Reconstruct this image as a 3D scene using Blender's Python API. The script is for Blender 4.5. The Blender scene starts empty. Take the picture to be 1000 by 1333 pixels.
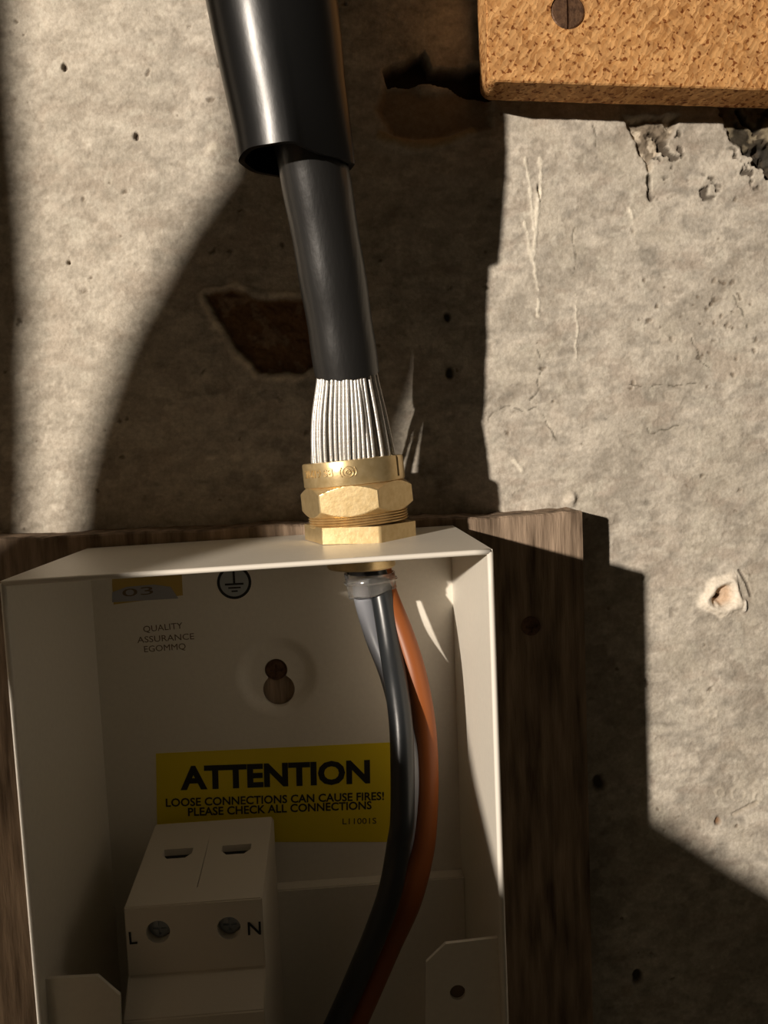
import bpy, bmesh, math, random
import numpy as np
from mathutils import Vector, Matrix

# ------------------------------------------------------------------ camera
# World units are metres; helpers take millimetres.  X right, Y into the wall
# (wall face at y=0), Z up; z=0 is the top of the switch enclosure.
MM = 0.001
scene = bpy.context.scene
COL = scene.collection
CAM = (80.487, -268.083, 25.228); YAW, PITCH, ROLL = 0.0593, 0.0766, -0.0407
FPX = 1000.0
cy_, sy_, cp_, sp_ = math.cos(YAW), math.sin(YAW), math.cos(PITCH), math.sin(PITCH)
FWD = Vector((sy_*cp_, cy_*cp_, -sp_)); RT0 = Vector((cy_, -sy_, 0)); UP0 = RT0.cross(FWD)
RT = math.cos(ROLL)*RT0 + math.sin(ROLL)*UP0
UP = -math.sin(ROLL)*RT0 + math.cos(ROLL)*UP0
cam_data = bpy.data.cameras.new('camera')
cam = bpy.data.objects.new('camera', cam_data); COL.objects.link(cam)
m = Matrix((RT, UP, -FWD)).transposed().to_4x4()
m.translation = Vector(CAM)*MM
cam.matrix_world = m
cam_data.sensor_fit = 'VERTICAL'; cam_data.sensor_height = 24.0
cam_data.lens = 24.0*FPX/1333.0
cam_data.clip_start = 0.004; cam_data.clip_end = 50
scene.camera = cam

def at(u, v, y):
    """point in mm on the vertical plane y that is seen at pixel (u, v)"""
    d = FWD*FPX + RT*(u-500) - UP*(v-666.5)
    t = (y-CAM[1])/d.y
    return Vector(CAM) + d*t

# ------------------------------------------------------------------ world, light, exposure
world = bpy.data.worlds.new('world'); scene.world = world; world.use_nodes = True
world.node_tree.nodes['Background'].inputs[0].default_value = (1.0, 0.80, 0.52, 1)
world.node_tree.nodes['Background'].inputs[1].default_value = 0.023
LAMP = Vector((-1190, -1583, 400))
ld = bpy.data.lights.new('work_lamp', 'SPOT')
ld.energy = 222.0; ld.color = (1.0, 0.885, 0.755)
ld.shadow_soft_size = 0.024; ld.spot_size = math.radians(40); ld.spot_blend = 0.3
lamp = bpy.data.objects.new('work_lamp', ld); COL.objects.link(lamp)
lamp.location = LAMP*MM
lamp.rotation_euler = (Vector((100, 0, 0))-LAMP).to_track_quat('-Z', 'Y').to_euler()
scene.view_settings.view_transform = 'Standard'; scene.view_settings.look = 'None'
scene.view_settings.gamma = 1.0; scene.view_settings.use_curve_mapping = False
scene.view_settings.exposure = 0.0

# ------------------------------------------------------------------ helpers
def mat(name, col=(.5, .5, .5), rough=.5, metal=0, spec=.5, noise=None, bump=None, alpha_glass=None, attr=None):
    m = bpy.data.materials.new(name); m.use_nodes = True
    nt = m.node_tree; b = nt.nodes['Principled BSDF']
    b.inputs['Base Color'].default_value = (*col, 1); b.inputs['Roughness'].default_value = rough
    b.inputs['Metallic'].default_value = metal; b.inputs['Specular IOR Level'].default_value = spec
    tc = nt.nodes.new('ShaderNodeTexCoord')
    if noise:                                 # (scale, colour2, (sx,sy,sz), lo, hi)
        sc, c2, st, lo, hi = noise
        mp = nt.nodes.new('ShaderNodeMapping'); mp.inputs['Scale'].default_value = st
        n = nt.nodes.new('ShaderNodeTexNoise'); n.inputs['Scale'].default_value = sc; n.inputs['Detail'].default_value = 8
        r = nt.nodes.new('ShaderNodeValToRGB')
        r.color_ramp.elements[0].position = lo; r.color_ramp.elements[1].position = hi
        r.color_ramp.elements[0].color = (*col, 1); r.color_ramp.elements[1].color = (*c2, 1)
        nt.links.new(tc.outputs['Object'], mp.inputs['Vector']); nt.links.new(mp.outputs[0], n.inputs['Vector'])
        nt.links.new(n.outputs['Fac'], r.inputs['Fac']); nt.links.new(r.outputs[0], b.inputs['Base Color'])
    if attr:
        a = nt.nodes.new('ShaderNodeAttribute'); a.attribute_name = attr
        gn = nt.nodes.new('ShaderNodeTexNoise'); gn.inputs['Scale'].default_value = 650; gn.inputs['Detail'].default_value = 5; gn.inputs['Roughness'].default_value = .7
        gr = nt.nodes.new('ShaderNodeValToRGB'); gr.color_ramp.elements[0].position = .3; gr.color_ramp.elements[1].position = .7
        gr.color_ramp.elements[0].color = (.80, .78, .75, 1); gr.color_ramp.elements[1].color = (1.14, 1.14, 1.14, 1)
        gm = nt.nodes.new('ShaderNodeMixRGB'); gm.blend_type = 'MULTIPLY'; gm.inputs[0].default_value = 1
        nt.links.new(tc.outputs['Object'], gn.inputs['Vector']); nt.links.new(gn.outputs['Fac'], gr.inputs['Fac'])
        nt.links.new(a.outputs['Color'], gm.inputs[1]); nt.links.new(gr.outputs[0], gm.inputs[2])
        nt.links.new(gm.outputs[0], b.inputs['Base Color'])
    if bump:                                  # (scale, strength, distance, (sx,sy,sz))
        sc, stg, dist, st = bump
        mp = nt.nodes.new('ShaderNodeMapping'); mp.inputs['Scale'].default_value = st
        n = nt.nodes.new('ShaderNodeTexNoise'); n.inputs['Scale'].default_value = sc; n.inputs['Detail'].default_value = 6
        bp = nt.nodes.new('ShaderNodeBump'); bp.inputs['Strength'].default_value = stg; bp.inputs['Distance'].default_value = dist
        nt.links.new(tc.outputs['Object'], mp.inputs['Vector']); nt.links.new(mp.outputs[0], n.inputs['Vector'])
        nt.links.new(n.outputs['Fac'], bp.inputs['Height']); nt.links.new(bp.outputs[0], b.inputs['Normal'])
    if alpha_glass:
        b.inputs['Transmission Weight'].default_value = alpha_glass; b.inputs['IOR'].default_value = 1.35
    return m

def thing(name, label, cat, loc=(0, 0, 0), group=None):
    o = bpy.data.objects.new(name, None); COL.objects.link(o)
    o.empty_display_size = .01
    o.location = Vector(loc)*MM; o['label'] = label; o['category'] = cat
    if group: o['group'] = group
    return o

def obj(name, bm, mt, parent=None, smooth=False, label=None, kind=None):
    """bm is in millimetres in world axes; links it as one mesh object"""
    me = bpy.data.meshes.new(name)
    bmesh.ops.recalc_face_normals(bm, faces=bm.faces[:])
    org = Vector((0, 0, 0))
    o = bpy.data.objects.new(name, me); COL.objects.link(o)
    root = Vector((0, 0, 0))
    p = parent
    while p is not None: root = root + p.location; p = p.parent
    bmesh.ops.transform(bm, matrix=Matrix.Scale(MM, 4), verts=bm.verts[:])
    bmesh.ops.translate(bm, vec=-root, verts=bm.verts[:])
    if len(bm.verts):                         # put the origin at the middle of the mesh
        lo = Vector([min(v.co[i] for v in bm.verts) for i in range(3)]); hi = Vector([max(v.co[i] for v in bm.verts) for i in range(3)])
        c = (lo+hi)/2
        bmesh.ops.translate(bm, vec=-c, verts=bm.verts[:]); o.location = c
    bm.to_mesh(me); bm.free()
    if parent: o.parent = parent
    for q in (mt if isinstance(mt, (list, tuple)) else [mt]): me.materials.append(q)
    if smooth:
        for p in me.polygons: p.use_smooth = True
        if smooth != 'all':
            me.set_sharp_from_angle(angle=math.radians(smooth if not isinstance(smooth, bool) else 40))
    if label: o['label'] = label
    if kind: o['kind'] = kind
    return o

def tag(o, label, cat, group=None):
    o['label'] = label; o['category'] = cat
    if group: o['group'] = group
    return o

def box(bm, x0, x1, y0, y1, z0, z1, bev=0):
    c = bmesh.ops.create_cube(bm, size=1)['verts']
    for v in c:
        v.co = Vector((x0+(v.co.x+.5)*(x1-x0), y0+(v.co.y+.5)*(y1-y0), z0+(v.co.z+.5)*(z1-z0)))
    if bev:
        es = list({e for v in c for e in v.link_edges})
        bmesh.ops.bevel(bm, geom=es, offset=bev, segments=2, affect='EDGES')
    return bm

def prism(bm, pts, a, b, axis='y'):
    """extrude a polygon: axis y -> pts are (x,z); axis x -> pts are (y,z); axis z -> (x,y)"""
    def P(p, t):
        return {'y': (p[0], t, p[1]), 'x': (t, p[0], p[1]), 'z': (p[0], p[1], t)}[axis]
    A = [bm.verts.new(P(p, a)) for p in pts]; B = [bm.verts.new(P(p, b)) for p in pts]
    n = len(pts)
    fs = [bm.faces.new(A), bm.faces.new(B[::-1])]
    for i in range(n): fs.append(bm.faces.new((A[i], B[i], B[(i+1) % n], A[(i+1) % n])))
    return bm

def spline(pts, n=12):
    pts = [Vector(p) for p in pts]; out = []
    P = [2*pts[0]-pts[1]]+pts+[2*pts[-1]-pts[-2]]
    for i in range(1, len(P)-2):
        for k in range(n):
            t = k/n; a, b, c, d = P[i-1], P[i], P[i+1], P[i+2]
            out.append(.5*((2*b)+(c-a)*t+(2*a-5*b+4*c-d)*t*t+(3*b-a-3*c+d)*t**3))
    out.append(pts[-1]); return out

def tube(bm, path, rad, seg=24, cap=True, sq=1.0):
    """sweep a circle along path (mm); rad is a number or a list; sq squashes the section"""
    n = len(path); R = rad if isinstance(rad, (list, tuple)) else [rad]*n
    ref = Vector((1, 0, 0)); rings = []
    for i, p in enumerate(path):
        t = (path[min(i+1, n-1)]-path[max(i-1, 0)]).normalized()
        u = (ref-t*ref.dot(t)).normalized(); ref = u; w = t.cross(u)
        rings.append([bm.verts.new(p+R[i]*(math.cos(a)*u+sq*math.sin(a)*w)) for a in [2*math.pi*k/seg for k in range(seg)]])
    for a, b in zip(rings, rings[1:]):
        for k in range(seg): bm.faces.new((a[k], a[(k+1) % seg], b[(k+1) % seg], b[k]))
    if cap: bm.faces.new(rings[0]); bm.faces.new(rings[-1][::-1])
    return bm

def lathe(bm, prof, c, seg=64, closed=True):
    """prof: list of (r, z) round a vertical axis at c=(x,y)"""
    rings = []
    for r, z in prof:
        rings.append([bm.verts.new((c[0]+r*math.cos(2*math.pi*k/seg), c[1]+r*math.sin(2*math.pi*k/seg), z)) for k in range(seg)])
    pr = list(zip(rings, rings[1:]))
    if closed: pr.append((rings[-1], rings[0]))
    for a, b in pr:
        for k in range(seg): bm.faces.new((a[k], a[(k+1) % seg], b[(k+1) % seg], b[k]))
    return bm

def cut(bm, cutter):
    """bm minus cutter with an exact boolean, returned as a new bmesh"""
    out = []
    for b in (bm, cutter):
        bmesh.ops.recalc_face_normals(b, faces=b.faces[:])
        me = bpy.data.meshes.new('scratch'); b.to_mesh(me); b.free()
        o = bpy.data.objects.new('scratch', me); COL.objects.link(o); out.append(o)
    md = out[0].modifiers.new('b', 'BOOLEAN'); md.object = out[1]; md.operation = 'DIFFERENCE'; md.solver = 'EXACT'
    bpy.context.view_layer.update()
    ev = out[0].evaluated_get(bpy.context.evaluated_depsgraph_get())
    me = bpy.data.meshes.new_from_object(ev)
    r = bmesh.new(); r.from_mesh(me)
    for o in out:
        d = o.data; bpy.data.objects.remove(o); bpy.data.meshes.remove(d)
    bpy.data.meshes.remove(me)
    return r

def text_bm(s, size, depth=.06, align='CENTER', spacing=1.0, bold=0.0):
    """lettering in the local xy plane, mm, baseline at 0"""
    cu = bpy.data.curves.new('t', 'FONT'); cu.body = s; cu.size = size; cu.align_x = align
    cu.extrude = depth/2; cu.space_character = spacing; cu.offset = bold; cu.resolution_u = 3
    o = bpy.data.objects.new('t', cu); COL.objects.link(o)
    bpy.context.view_layer.update()
    me = bpy.data.meshes.new_from_object(o.evaluated_get(bpy.context.evaluated_depsgraph_get()))
    r = bmesh.new(); r.from_mesh(me)
    bpy.data.objects.remove(o); bpy.data.curves.remove(cu); bpy.data.meshes.remove(me)
    return r

def text_on_front(lines, x, y, z, rot=0.0, **k):
    """lines of (text, size, dx, dz) facing -y, joined in one bmesh"""
    bm = bmesh.new()
    for s, size, dx, dz, sp, bo in lines:
        t = text_bm(s, size, spacing=sp, bold=bo, **k)
        M = Matrix.Translation((x, y, z)) @ Matrix.Rotation(rot, 4, 'Y') @ Matrix.Translation((dx, 0, dz)) @ Matrix.Rotation(math.pi/2, 4, 'X')
        bmesh.ops.transform(t, matrix=M, verts=t.verts[:])
        me = bpy.data.meshes.new('s'); t.to_mesh(me); t.free(); bm.from_mesh(me); bpy.data.meshes.remove(me)
    return bm

# ------------------------------------------------------------------ materials
M = {}
M['plaster'] = mat('grey_plaster', rough=.9, attr='tint', spec=.15, bump=(700, .4, .0008, (1, 1, 1)))
M['wood'] = mat('weathered_board', (.11, .076, .05), .85, noise=(70, (.50, .37, .265), (4, 3, .45), .3, .75), bump=(300, .6, .001, (3, 3, .3)), spec=.2)
M['enamel'] = mat('cream_enamel', (.80, .75, .655), .38, noise=(700, (.84, .79, .69), (1, 1, 1), .3, .7), bump=(2500, .25, .0002, (1, 1, 1)))
M['enamel_edge'] = mat('pale_enamel_edge', (.84, .79, .70), .5)  # slightly paler than the panel enamel
M['brass'] = mat('brass', (.70, .52, .26), .34, .75, noise=(500, (.80, .62, .34), (1, 1, 1), .35, .65), bump=(1100, .14, .0002, (1, 1, 1)))
M['steel'] = mat('galvanised_steel', (.80, .78, .74), .40, .55, noise=(2500, (.62, .60, .56), (1, 1, 1), .4, .6), bump=(2500, .5, .0002, (1, 1, 1)))
M['sheath'] = mat('black_sheath', (.017, .0165, .016), .33, spec=.75, bump=(500, .3, .0004, (1, 1, .25)))
M['shroud'] = mat('black_pvc_shroud', (.010, .010, .010), .30, spec=.36, bump=(140, .12, .0008, (1, 1, .5)))
M['bedding'] = mat('black_bedding', (.012, .011, .010), .6)
M['core_black'] = mat('dark_grey_core', (.018, .021, .024), .34, spec=.6, bump=(300, .15, .0004, (1, 1, .3)))
M['core_grey'] = mat('pale_grey_core', (.25, .26, .29), .4)
M['core_brown'] = mat('brown_core', (.29, .086, .023), .42, spec=.35)
M['clear'] = mat('clear_plastic', (.97, .95, .92), .08, alpha_glass=.95, bump=(300, .3, .0006, (1, 1, 1)))
M['abs'] = mat('cream_moulding', (.74, .68, .58), .5, bump=(1800, .2, .0002, (1, 1, 1)))
M['dark'] = mat('slot_shade_black', (.01, .009, .008), .7)  # black standing in for the shade inside the wire slots
M['screw'] = mat('dull_zinc_screw', (.34, .38, .43), .4, .5)
M['rust'] = mat('brown_screw', (.16, .085, .045), .55, .35, noise=(700, (.07, .035, .02), (1, 1, 1), .4, .7), bump=(1500, .5, .0003, (1, 1, 1)))
M['yellow'] = mat('yellow_sticker', (.80, .62, .015), .5)
M['ink'] = mat('black_ink', (.012, .011, .010), .6)
M['ink_brown'] = mat('brown_ink', (.16, .11, .065), .6)
M['grey_sticker'] = mat('grey_sticker', (.38, .41, .42), .5)
M['tan_sticker'] = mat('tan_sticker', (.55, .38, .10), .5)
M['blue_sticker'] = mat('blue_grey_print', (.36, .36, .38), .5)
M['blocker'] = mat('blocker_brown', (.20, .15, .10), .9)  # colour of the added unseen sheet that blocks the lamp
M['debris'] = mat('plaster_crumb', (.55, .48, .38), .9, noise=(700, (.25, .19, .13), (1, 1, 1), .4, .6))
M['cobweb'] = mat('dirty_fibre', (.05, .042, .03), .9)
M['green_screw'] = mat('green_terminal', (.05, .12, .05), .5)

# chipboard: pressed flakes
def chip_material():
    m = bpy.data.materials.new('chipboard'); m.use_nodes = True; nt = m.node_tree; b = nt.nodes['Principled BSDF']
    b.inputs['Roughness'].default_value = .8; b.inputs['Specular IOR Level'].default_value = .2
    tc = nt.nodes.new('ShaderNodeTexCoord')
    nz = nt.nodes.new('ShaderNodeTexNoise'); nz.inputs['Scale'].default_value = 260; nz.inputs['Detail'].default_value = 2
    add = nt.nodes.new('ShaderNodeMixRGB'); add.blend_type = 'LINEAR_LIGHT'; add.inputs[0].default_value = .0016
    nt.links.new(tc.outputs['Object'], nz.inputs['Vector'])
    nt.links.new(tc.outputs['Object'], add.inputs[1]); nt.links.new(nz.outputs['Color'], add.inputs[2])
    prev = None
    cols = [((.24, .095, .025), (.60, .29, .095)), ((.36, .16, .05), (.92, .55, .24))]
    mixes = []
    for i, (ang, sc) in enumerate([(0.85, 250), (-0.95, 330)]):
        mp = nt.nodes.new('ShaderNodeMapping'); mp.vector_type = 'TEXTURE'; mp.inputs['Rotation'].default_value = (0, ang, 0); mp.inputs['Scale'].default_value = (1, 1, .34)
        v = nt.nodes.new('ShaderNodeTexVoronoi'); v.inputs['Scale'].default_value = sc
        r = nt.nodes.new('ShaderNodeValToRGB'); r.color_ramp.elements[0].color = (*cols[i][0], 1); r.color_ramp.elements[1].color = (*cols[i][1], 1)
        r.color_ramp.elements[0].position = .1; r.color_ramp.elements[1].position = .9
        nt.links.new(add.outputs[0], mp.inputs['Vector']); nt.links.new(mp.outputs[0], v.inputs['Vector'])
        nt.links.new(v.outputs['Color'], r.inputs['Fac']); mixes.append((r, v))
    mix = nt.nodes.new('ShaderNodeMixRGB'); mix.inputs[0].default_value = .5
    nt.links.new(mixes[0][0].outputs[0], mix.inputs[1]); nt.links.new(mixes[1][0].outputs[0], mix.inputs[2])
    # small dark resin specks
    n2 = nt.nodes.new('ShaderNodeTexNoise'); n2.inputs['Scale'].default_value = 620; n2.inputs['Detail'].default_value = 3
    r2 = nt.nodes.new('ShaderNodeValToRGB'); r2.color_ramp.elements[0].position = .36; r2.color_ramp.elements[1].position = .43
    r2.color_ramp.elements[0].color = (.36, .22, .13, 1); r2.color_ramp.elements[1].color = (1, 1, 1, 1)
    nt.links.new(tc.outputs['Object'], n2.inputs['Vector']); nt.links.new(n2.outputs['Fac'], r2.inputs['Fac'])
    mu = nt.nodes.new('ShaderNodeMixRGB'); mu.blend_type = 'MULTIPLY'; mu.inputs[0].default_value = 1
    nt.links.new(mix.outputs[0], mu.inputs[1]); nt.links.new(r2.outputs[0], mu.inputs[2])
    nt.links.new(mu.outputs[0], b.inputs['Base Color'])
    bp = nt.nodes.new('ShaderNodeBump'); bp.inputs['Strength'].default_value = .5; bp.inputs['Distance'].default_value = .0004
    nt.links.new(mixes[1][1].outputs['Distance'], bp.inputs['Height']); nt.links.new(bp.outputs[0], b.inputs['Normal'])
    return m
M['chip'] = chip_material()

# ------------------------------------------------------------------ wall (plaster skim with real relief)
def vnoise(X, Z, s, seed):
    """smooth value noise, cell size s mm, about 0..1"""
    rng = np.random.RandomState(seed); G = rng.rand(256, 256)
    x = X/s+300; z = Z/s+300
    xi = np.floor(x).astype(int); zi = np.floor(z).astype(int)
    fx = x-xi; fz = z-zi; fx = fx*fx*(3-2*fx); fz = fz*fz*(3-2*fz)
    g = lambda a, b: G[a % 256, b % 256]
    return (g(xi, zi)*(1-fx)+g(xi+1, zi)*fx)*(1-fz)+(g(xi, zi+1)*(1-fx)+g(xi+1, zi+1)*fx)*fz
def fbm(X, Z, s, seed, oct=4, gain=.5):
    t = 0; a = 1; w = 0
    for i in range(oct):
        t = t+a*vnoise(X, Z, s/2**i, seed+i*7); w += a; a *= gain
    return t/w
def sst(e0, e1, x):
    t = np.clip((x-e0)/(e1-e0), 0, 1); return t*t*(3-2*t)
def polydist(X, Z, poly):
    """signed distance (mm) to a polygon, negative inside"""
    d = np.full(X.shape, 1e9); ins = np.zeros(X.shape, bool); n = len(poly)
    for i in range(n):
        (x0, z0), (x1, z1) = poly[i], poly[(i+1) % n]
        ex, ez = x1-x0, z1-z0; L = ex*ex+ez*ez+1e-9
        t = np.clip(((X-x0)*ex+(Z-z0)*ez)/L, 0, 1)
        d = np.minimum(d, np.hypot(X-x0-t*ex, Z-z0-t*ez))
        c = ((z0 > Z) != (z1 > Z)) & (X < (x1-x0)*(Z-z0)/(z1-z0+1e-9)+x0)
        ins ^= c
    return np.where(ins, -d, d)
def linedist(X, Z, pts):
    d = np.full(X.shape, 1e9)
    for (x0, z0), (x1, z1) in zip(pts, pts[1:]):
        ex, ez = x1-x0, z1-z0; L = ex*ex+ez*ez+1e-9
        t = np.clip(((X-x0)*ex+(Z-z0)*ez)/L, 0, 1)
        d = np.minimum(d, np.hypot(X-x0-t*ex, Z-z0-t*ez))
    return d
def W2(*pp):
    return [(lambda q: (q.x, q.z))(at(u, v, 0)) for u, v in pp]

def build_wall():
    def axis(a, b, st, far, n):
        mid = np.arange(a, b+st/2, st)
        lo = a-np.geomspace(st*1.5, far, n)[::-1]; hi = b+np.geomspace(st*1.5, far, n)
        return np.concatenate([lo, mid, hi])
    xs = axis(-40, 250, .42, 1000, 34); zs = axis(-215, 190, .42, 900, 34)
    X, Z = np.meshgrid(xs, zs)
    wx = X+(fbm(X, Z, 14, 3)-.5)*6; wz = Z+(fbm(X, Z, 14, 40)-.5)*6
    # relief: trowel undulation + horizontal drag marks + pits
    h = (fbm(wx, wz, 40, 1, 4)-.5)*1.2 + (fbm(wx*.5, wz*1.6, 7, 9, 4)-.5)*.55 + (fbm(X, Z, 2.2, 77, 3)-.5)*.16
    tone = fbm(wx, wz, 60, 21, 5); fine = fbm(wx*.7, wz*1.5, 9, 33, 5); dg = fbm((wx+wz*.9)*.45, (wz-wx*.9)*1.3, 26, 55, 4)
    mot = fbm(X*.8, Z*1.5, 3.0, 501, 3); mot2 = fbm((X+Z)*.5, (Z-X), 5.0, 541, 4)
    r = .53+.17*(tone-.5)+.22*(fine-.5)+.36*(mot-.5)+.24*(mot2-.5)
    h += (mot2-.5)*.35
    col = np.stack([r, r*.915, r*.785], -1)
    def blend(mask, c):
        nonlocal col
        col = col*(1-mask[..., None])+np.array(c)*mask[..., None]
    # grey trowel smears running diagonally over the right part
    right = sst(110, 160, X)
    sm = sst(.48, .64, dg)*right
    blend(sm*.55, (.335, .30, .25))
    blend(sst(.55, .72, fbm(wx+wz*.6, wz-wx*.6, 17, 90, 4))*right*.5, (.58, .53, .44))
    blend(sst(.56, .74, fbm(wx, wz*2, 11, 140, 4))*.35, (.47, .385, .315))
    blend(sst(60, 0, X)*.30, (.60, .53, .42))
    blend(sst(.66, .75, fbm(wx, wz, 5, 190, 3))*.35, (.70, .66, .56))
    pat = sst(.56, .62, fbm(X*.9+mot*2, Z*1.3, 6.5, 705, 4)); blend(pat*.30, (.74, .68, .58)); h += pat*.10
    pat = sst(.60, .66, fbm(X+mot*2, Z*1.2, 5.0, 745, 4)); blend(pat*.32, (.34, .29, .235)); h -= pat*.12
    # scattered pits
    rng = random.Random(5)
    pits = [(rng.uniform(-30, 235), rng.uniform(-190, 175), rng.uniform(.3, .8)) for _ in range(130)]
    pits += [(rng.gauss(215, 11), rng.gauss(63, 12), rng.uniform(.4, .9)) for _ in range(34)]
    for px, pz, pr in pits:
        i0, i1 = np.searchsorted(zs, [pz-4, pz+4]); j0, j1 = np.searchsorted(xs, [px-4, px+4])
        if i1 <= i0 or j1 <= j0: continue
        sub = (slice(i0, i1), slice(j0, j1))
        a = rng.uniform(0, 3.1); dx = X[sub]-px; dz = Z[sub]-pz
        el = rng.uniform(.5, 1)
        d = np.hypot((dx*math.cos(a)+dz*math.sin(a))*el, -dx*math.sin(a)+dz*math.cos(a))/pr
        d = d+(vnoise(dx*1.0+px*7, dz+pz*5, .55, 7)-.5)*1.3
        k = sst(1.4, .3, d); h[sub] -= k*.6*pr
        kk = (k*.75)[..., None]; col[sub] = col[sub]*(1-kk)+np.array((.16, .125, .09))*kk
        rimk = np.exp(-((d-1.8)/.5)**2); h[sub] += rimk*.1
    jag = (fbm(X, Z, 5, 200, 4)-.5)*7
    jag2 = (fbm(X, Z, 2.5, 240, 3)-.5)*3
    # chipped patch showing brown brick behind the cable
    d = polydist(X, Z, W2((268, 384), (300, 378), (345, 388), (400, 388), (420, 470), (395, 487), (340, 486), (305, 450), (284, 415)))+jag*.35
    k = sst(.6, -.6, d); h -= k*(3.0+(fbm(X, Z, 4, 300, 4)-.5)*3.5)
    blend(k, (.20, .115, .06)); blend(k*sst(.55, .7, fbm(X, Z, 5, 310, 3))*.6, (.34, .25, .18))
    rim = np.exp(-((d-1.6)/1.1)**2); h += rim*.9; blend(rim*.75*sst(.3, .6, fbm(X, Z, 7, 333, 3)), (.85, .76, .62))
    # broken hole right of the shroud, behind the chipboard
    d = polydist(X, Z, W2((498, 92), (552, 66), (560, 90), (600, 92), (660, 70), (665, 125), (640, 128), (600, 118), (560, 108), (505, 112)))+jag*.3
    k = sst(.6, -.8, d); h -= k*7.5; blend(k, (.05, .036, .024))
    d = polydist(X, Z, W2((500, 112), (640, 120), (640, 165), (560, 182), (510, 180), (490, 140)))+jag*.4
    k = sst(1.5, -2, d); h -= k*2.2; blend(k*.8, (.26, .18, .11))
    d = linedist(X, Z, W2((495, 178), (540, 190), (585, 184), (615, 170)))+jag*.25
    k = sst(2.6, .6, d); h += k*1.3; blend(k*.8, (.50, .38, .22))
    d = linedist(X, Z, W2((565, 235), (605, 235)))+jag*.2; blend(sst(2.6, .8, d)*.8, (.60, .55, .48))
    # cracked plaster below the chipboard and the broken area at the right edge
    d = polydist(X, Z, W2((812, 152), (885, 150), (875, 175), (862, 190), (850, 205), (846, 225), (840, 205), (825, 180)))+jag*.55
    k = sst(.8, -.8, d); h -= k*(1.8+2.2*(fbm(X, Z, 3, 400, 4)-.4)*2); blend(k*.85, (.20, .16, .115)); blend(k*sst(.5, .62, fbm(X, Z, 2.6, 410, 3)), (.55, .48, .38))
    for a, b, rr in [((846, 230), (846, 245), 1.0), ((845, 250), (848, 258), 1.2), ((860, 178), (866, 200), 1.2), ((700, 240), (704, 262), .5)]:
        d = linedist(X, Z, W2(a, b))+jag2*.3; k = sst(rr, rr*.3, d); h -= k*1.6; blend(k*.9, (.07, .055, .04))
    d = polydist(X, Z, W2((935, 135), (1060, 125), (1060, 250), (1000, 230), (972, 200), (950, 172)))+jag*.8
    k = sst(1.0, -1.0, d); h -= k*(2.4+(fbm(X, Z, 7, 420, 4)-.5)*5); blend(k, (.225, .19, .13)); blend(k*sst(.55, .66, fbm(X, Z, 6, 431, 4)), (.05, .042, .03))
    d = polydist(X, Z, W2((970, 200), (992, 188), (1040, 200), (1040, 235), (1000, 232)))+jag*.8
    k = sst(.8, -.8, d); h -= k*2.5; blend(k*.95, (.05, .045, .038))
    d = linedist(X, Z, W2((965, 142), (975, 155), (990, 166)))+jag2*.4
    k = sst(1.4, .4, d); h -= k*2; blend(k, (.03, .026, .02))
    Xc = X+(fbm(X, Z, 6, 610, 4)-.5)*3.6; Zc = Z+(fbm(X, Z, 6, 650, 4)-.5)*3.6
    for px_, pz_, sx_, sz_ in [(868, 190, 9, 7), (900, 245, 16, 4), (1000, 190, 12, 14)]:
        c = W2((px_, pz_))[0]; g = np.exp(-((X-c[0])/sx_)**2-((Z-c[1])/sz_)**2)
        k = sst(.60, .68, fbm(X, Z, 2.8, 805, 3)+.14*(g-.6))*sst(.15, .4, g); h -= k*.9; blend(k*.85, (.07, .055, .04))
    # white vertical scratches
    for pts, rr in [(((704, 206), (703, 250), (697, 300), (695, 340), (701, 378)), .75), (((686, 205), (690, 250), (694, 300)), .65),
                    (((702, 252), (698, 290)), 1.7), (((750, 380), (752, 470)), .35), (((682, 290), (692, 330)), .8), (((820, 270), (824, 284)), .8), (((700, 390), (700, 412)), .5),
                    (((670, 600), (680, 612)), 1.1)]:
        d = linedist(X+(Xc-X)*.6, Z, W2(*pts))+jag2*.35; k = sst(rr, rr*.3, d); h += k*.25; blend(k*.85, (.86, .80, .68))
    # thin cracks
    for pts in [((640, 548), (646, 536), (662, 530), (685, 534), (700, 530)), ((700, 450), (703, 480), (700, 510), (690, 520)), ((710, 540), (716, 560), (724, 572)),
                ((845, 555), (848, 565), (862, 558), (885, 556)), ((770, 165), (774, 185), (777, 208)), ((748, 290), (749, 360)),
                ((900, 440), (912, 470), (930, 480)), ((955, 385), (965, 410), (975, 430)), ((820, 500), (870, 502), (905, 499))]:
        d = linedist(Xc, Zc, W2(*pts))+np.abs(jag2)*.45; k = sst(.5, .12, d); h -= k*.35; blend(k*.8, (.11, .10, .075))
    # screw hole with raised white plaster collar
    c = W2((940, 776))[0]; dx = X-c[0]; dz = Z-c[1]; rr = np.hypot(dx, dz*1.0)+jag*.42
    ang = np.arctan2(dz, dx); rr = rr*(1+.10*np.sin(3*ang+1)+.08*np.sin(5*ang))
    collar = np.exp(-((rr-5.8)/1.8)**2); h += collar*1.9; blend(sst(9.2, 7.6, rr)*.95, (.88, .80, .68))
    k = sst(4.2, 2.6, rr); h -= k*2.2; blend(k*.9, (.60, .44, .31))
    rr2 = np.hypot(dx+.8, dz*1.2+.4)+jag2*.4; k = sst(1.7, .6, rr2); h -= k*3.5; blend(k*.9, (.10, .065, .04))
    d = linedist(X, Z, W2((962, 742), (972, 760), (977, 776))); k = sst(.7, .2, d); h -= k*.7; blend(k*.9, (.12, .10, .08))
    d = linedist(X, Z, W2((968, 782), (969, 794)))+jag2*.3; k = sst(1.0, .4, d); h += k*.9; blend(k, (.84, .80, .72))
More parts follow.
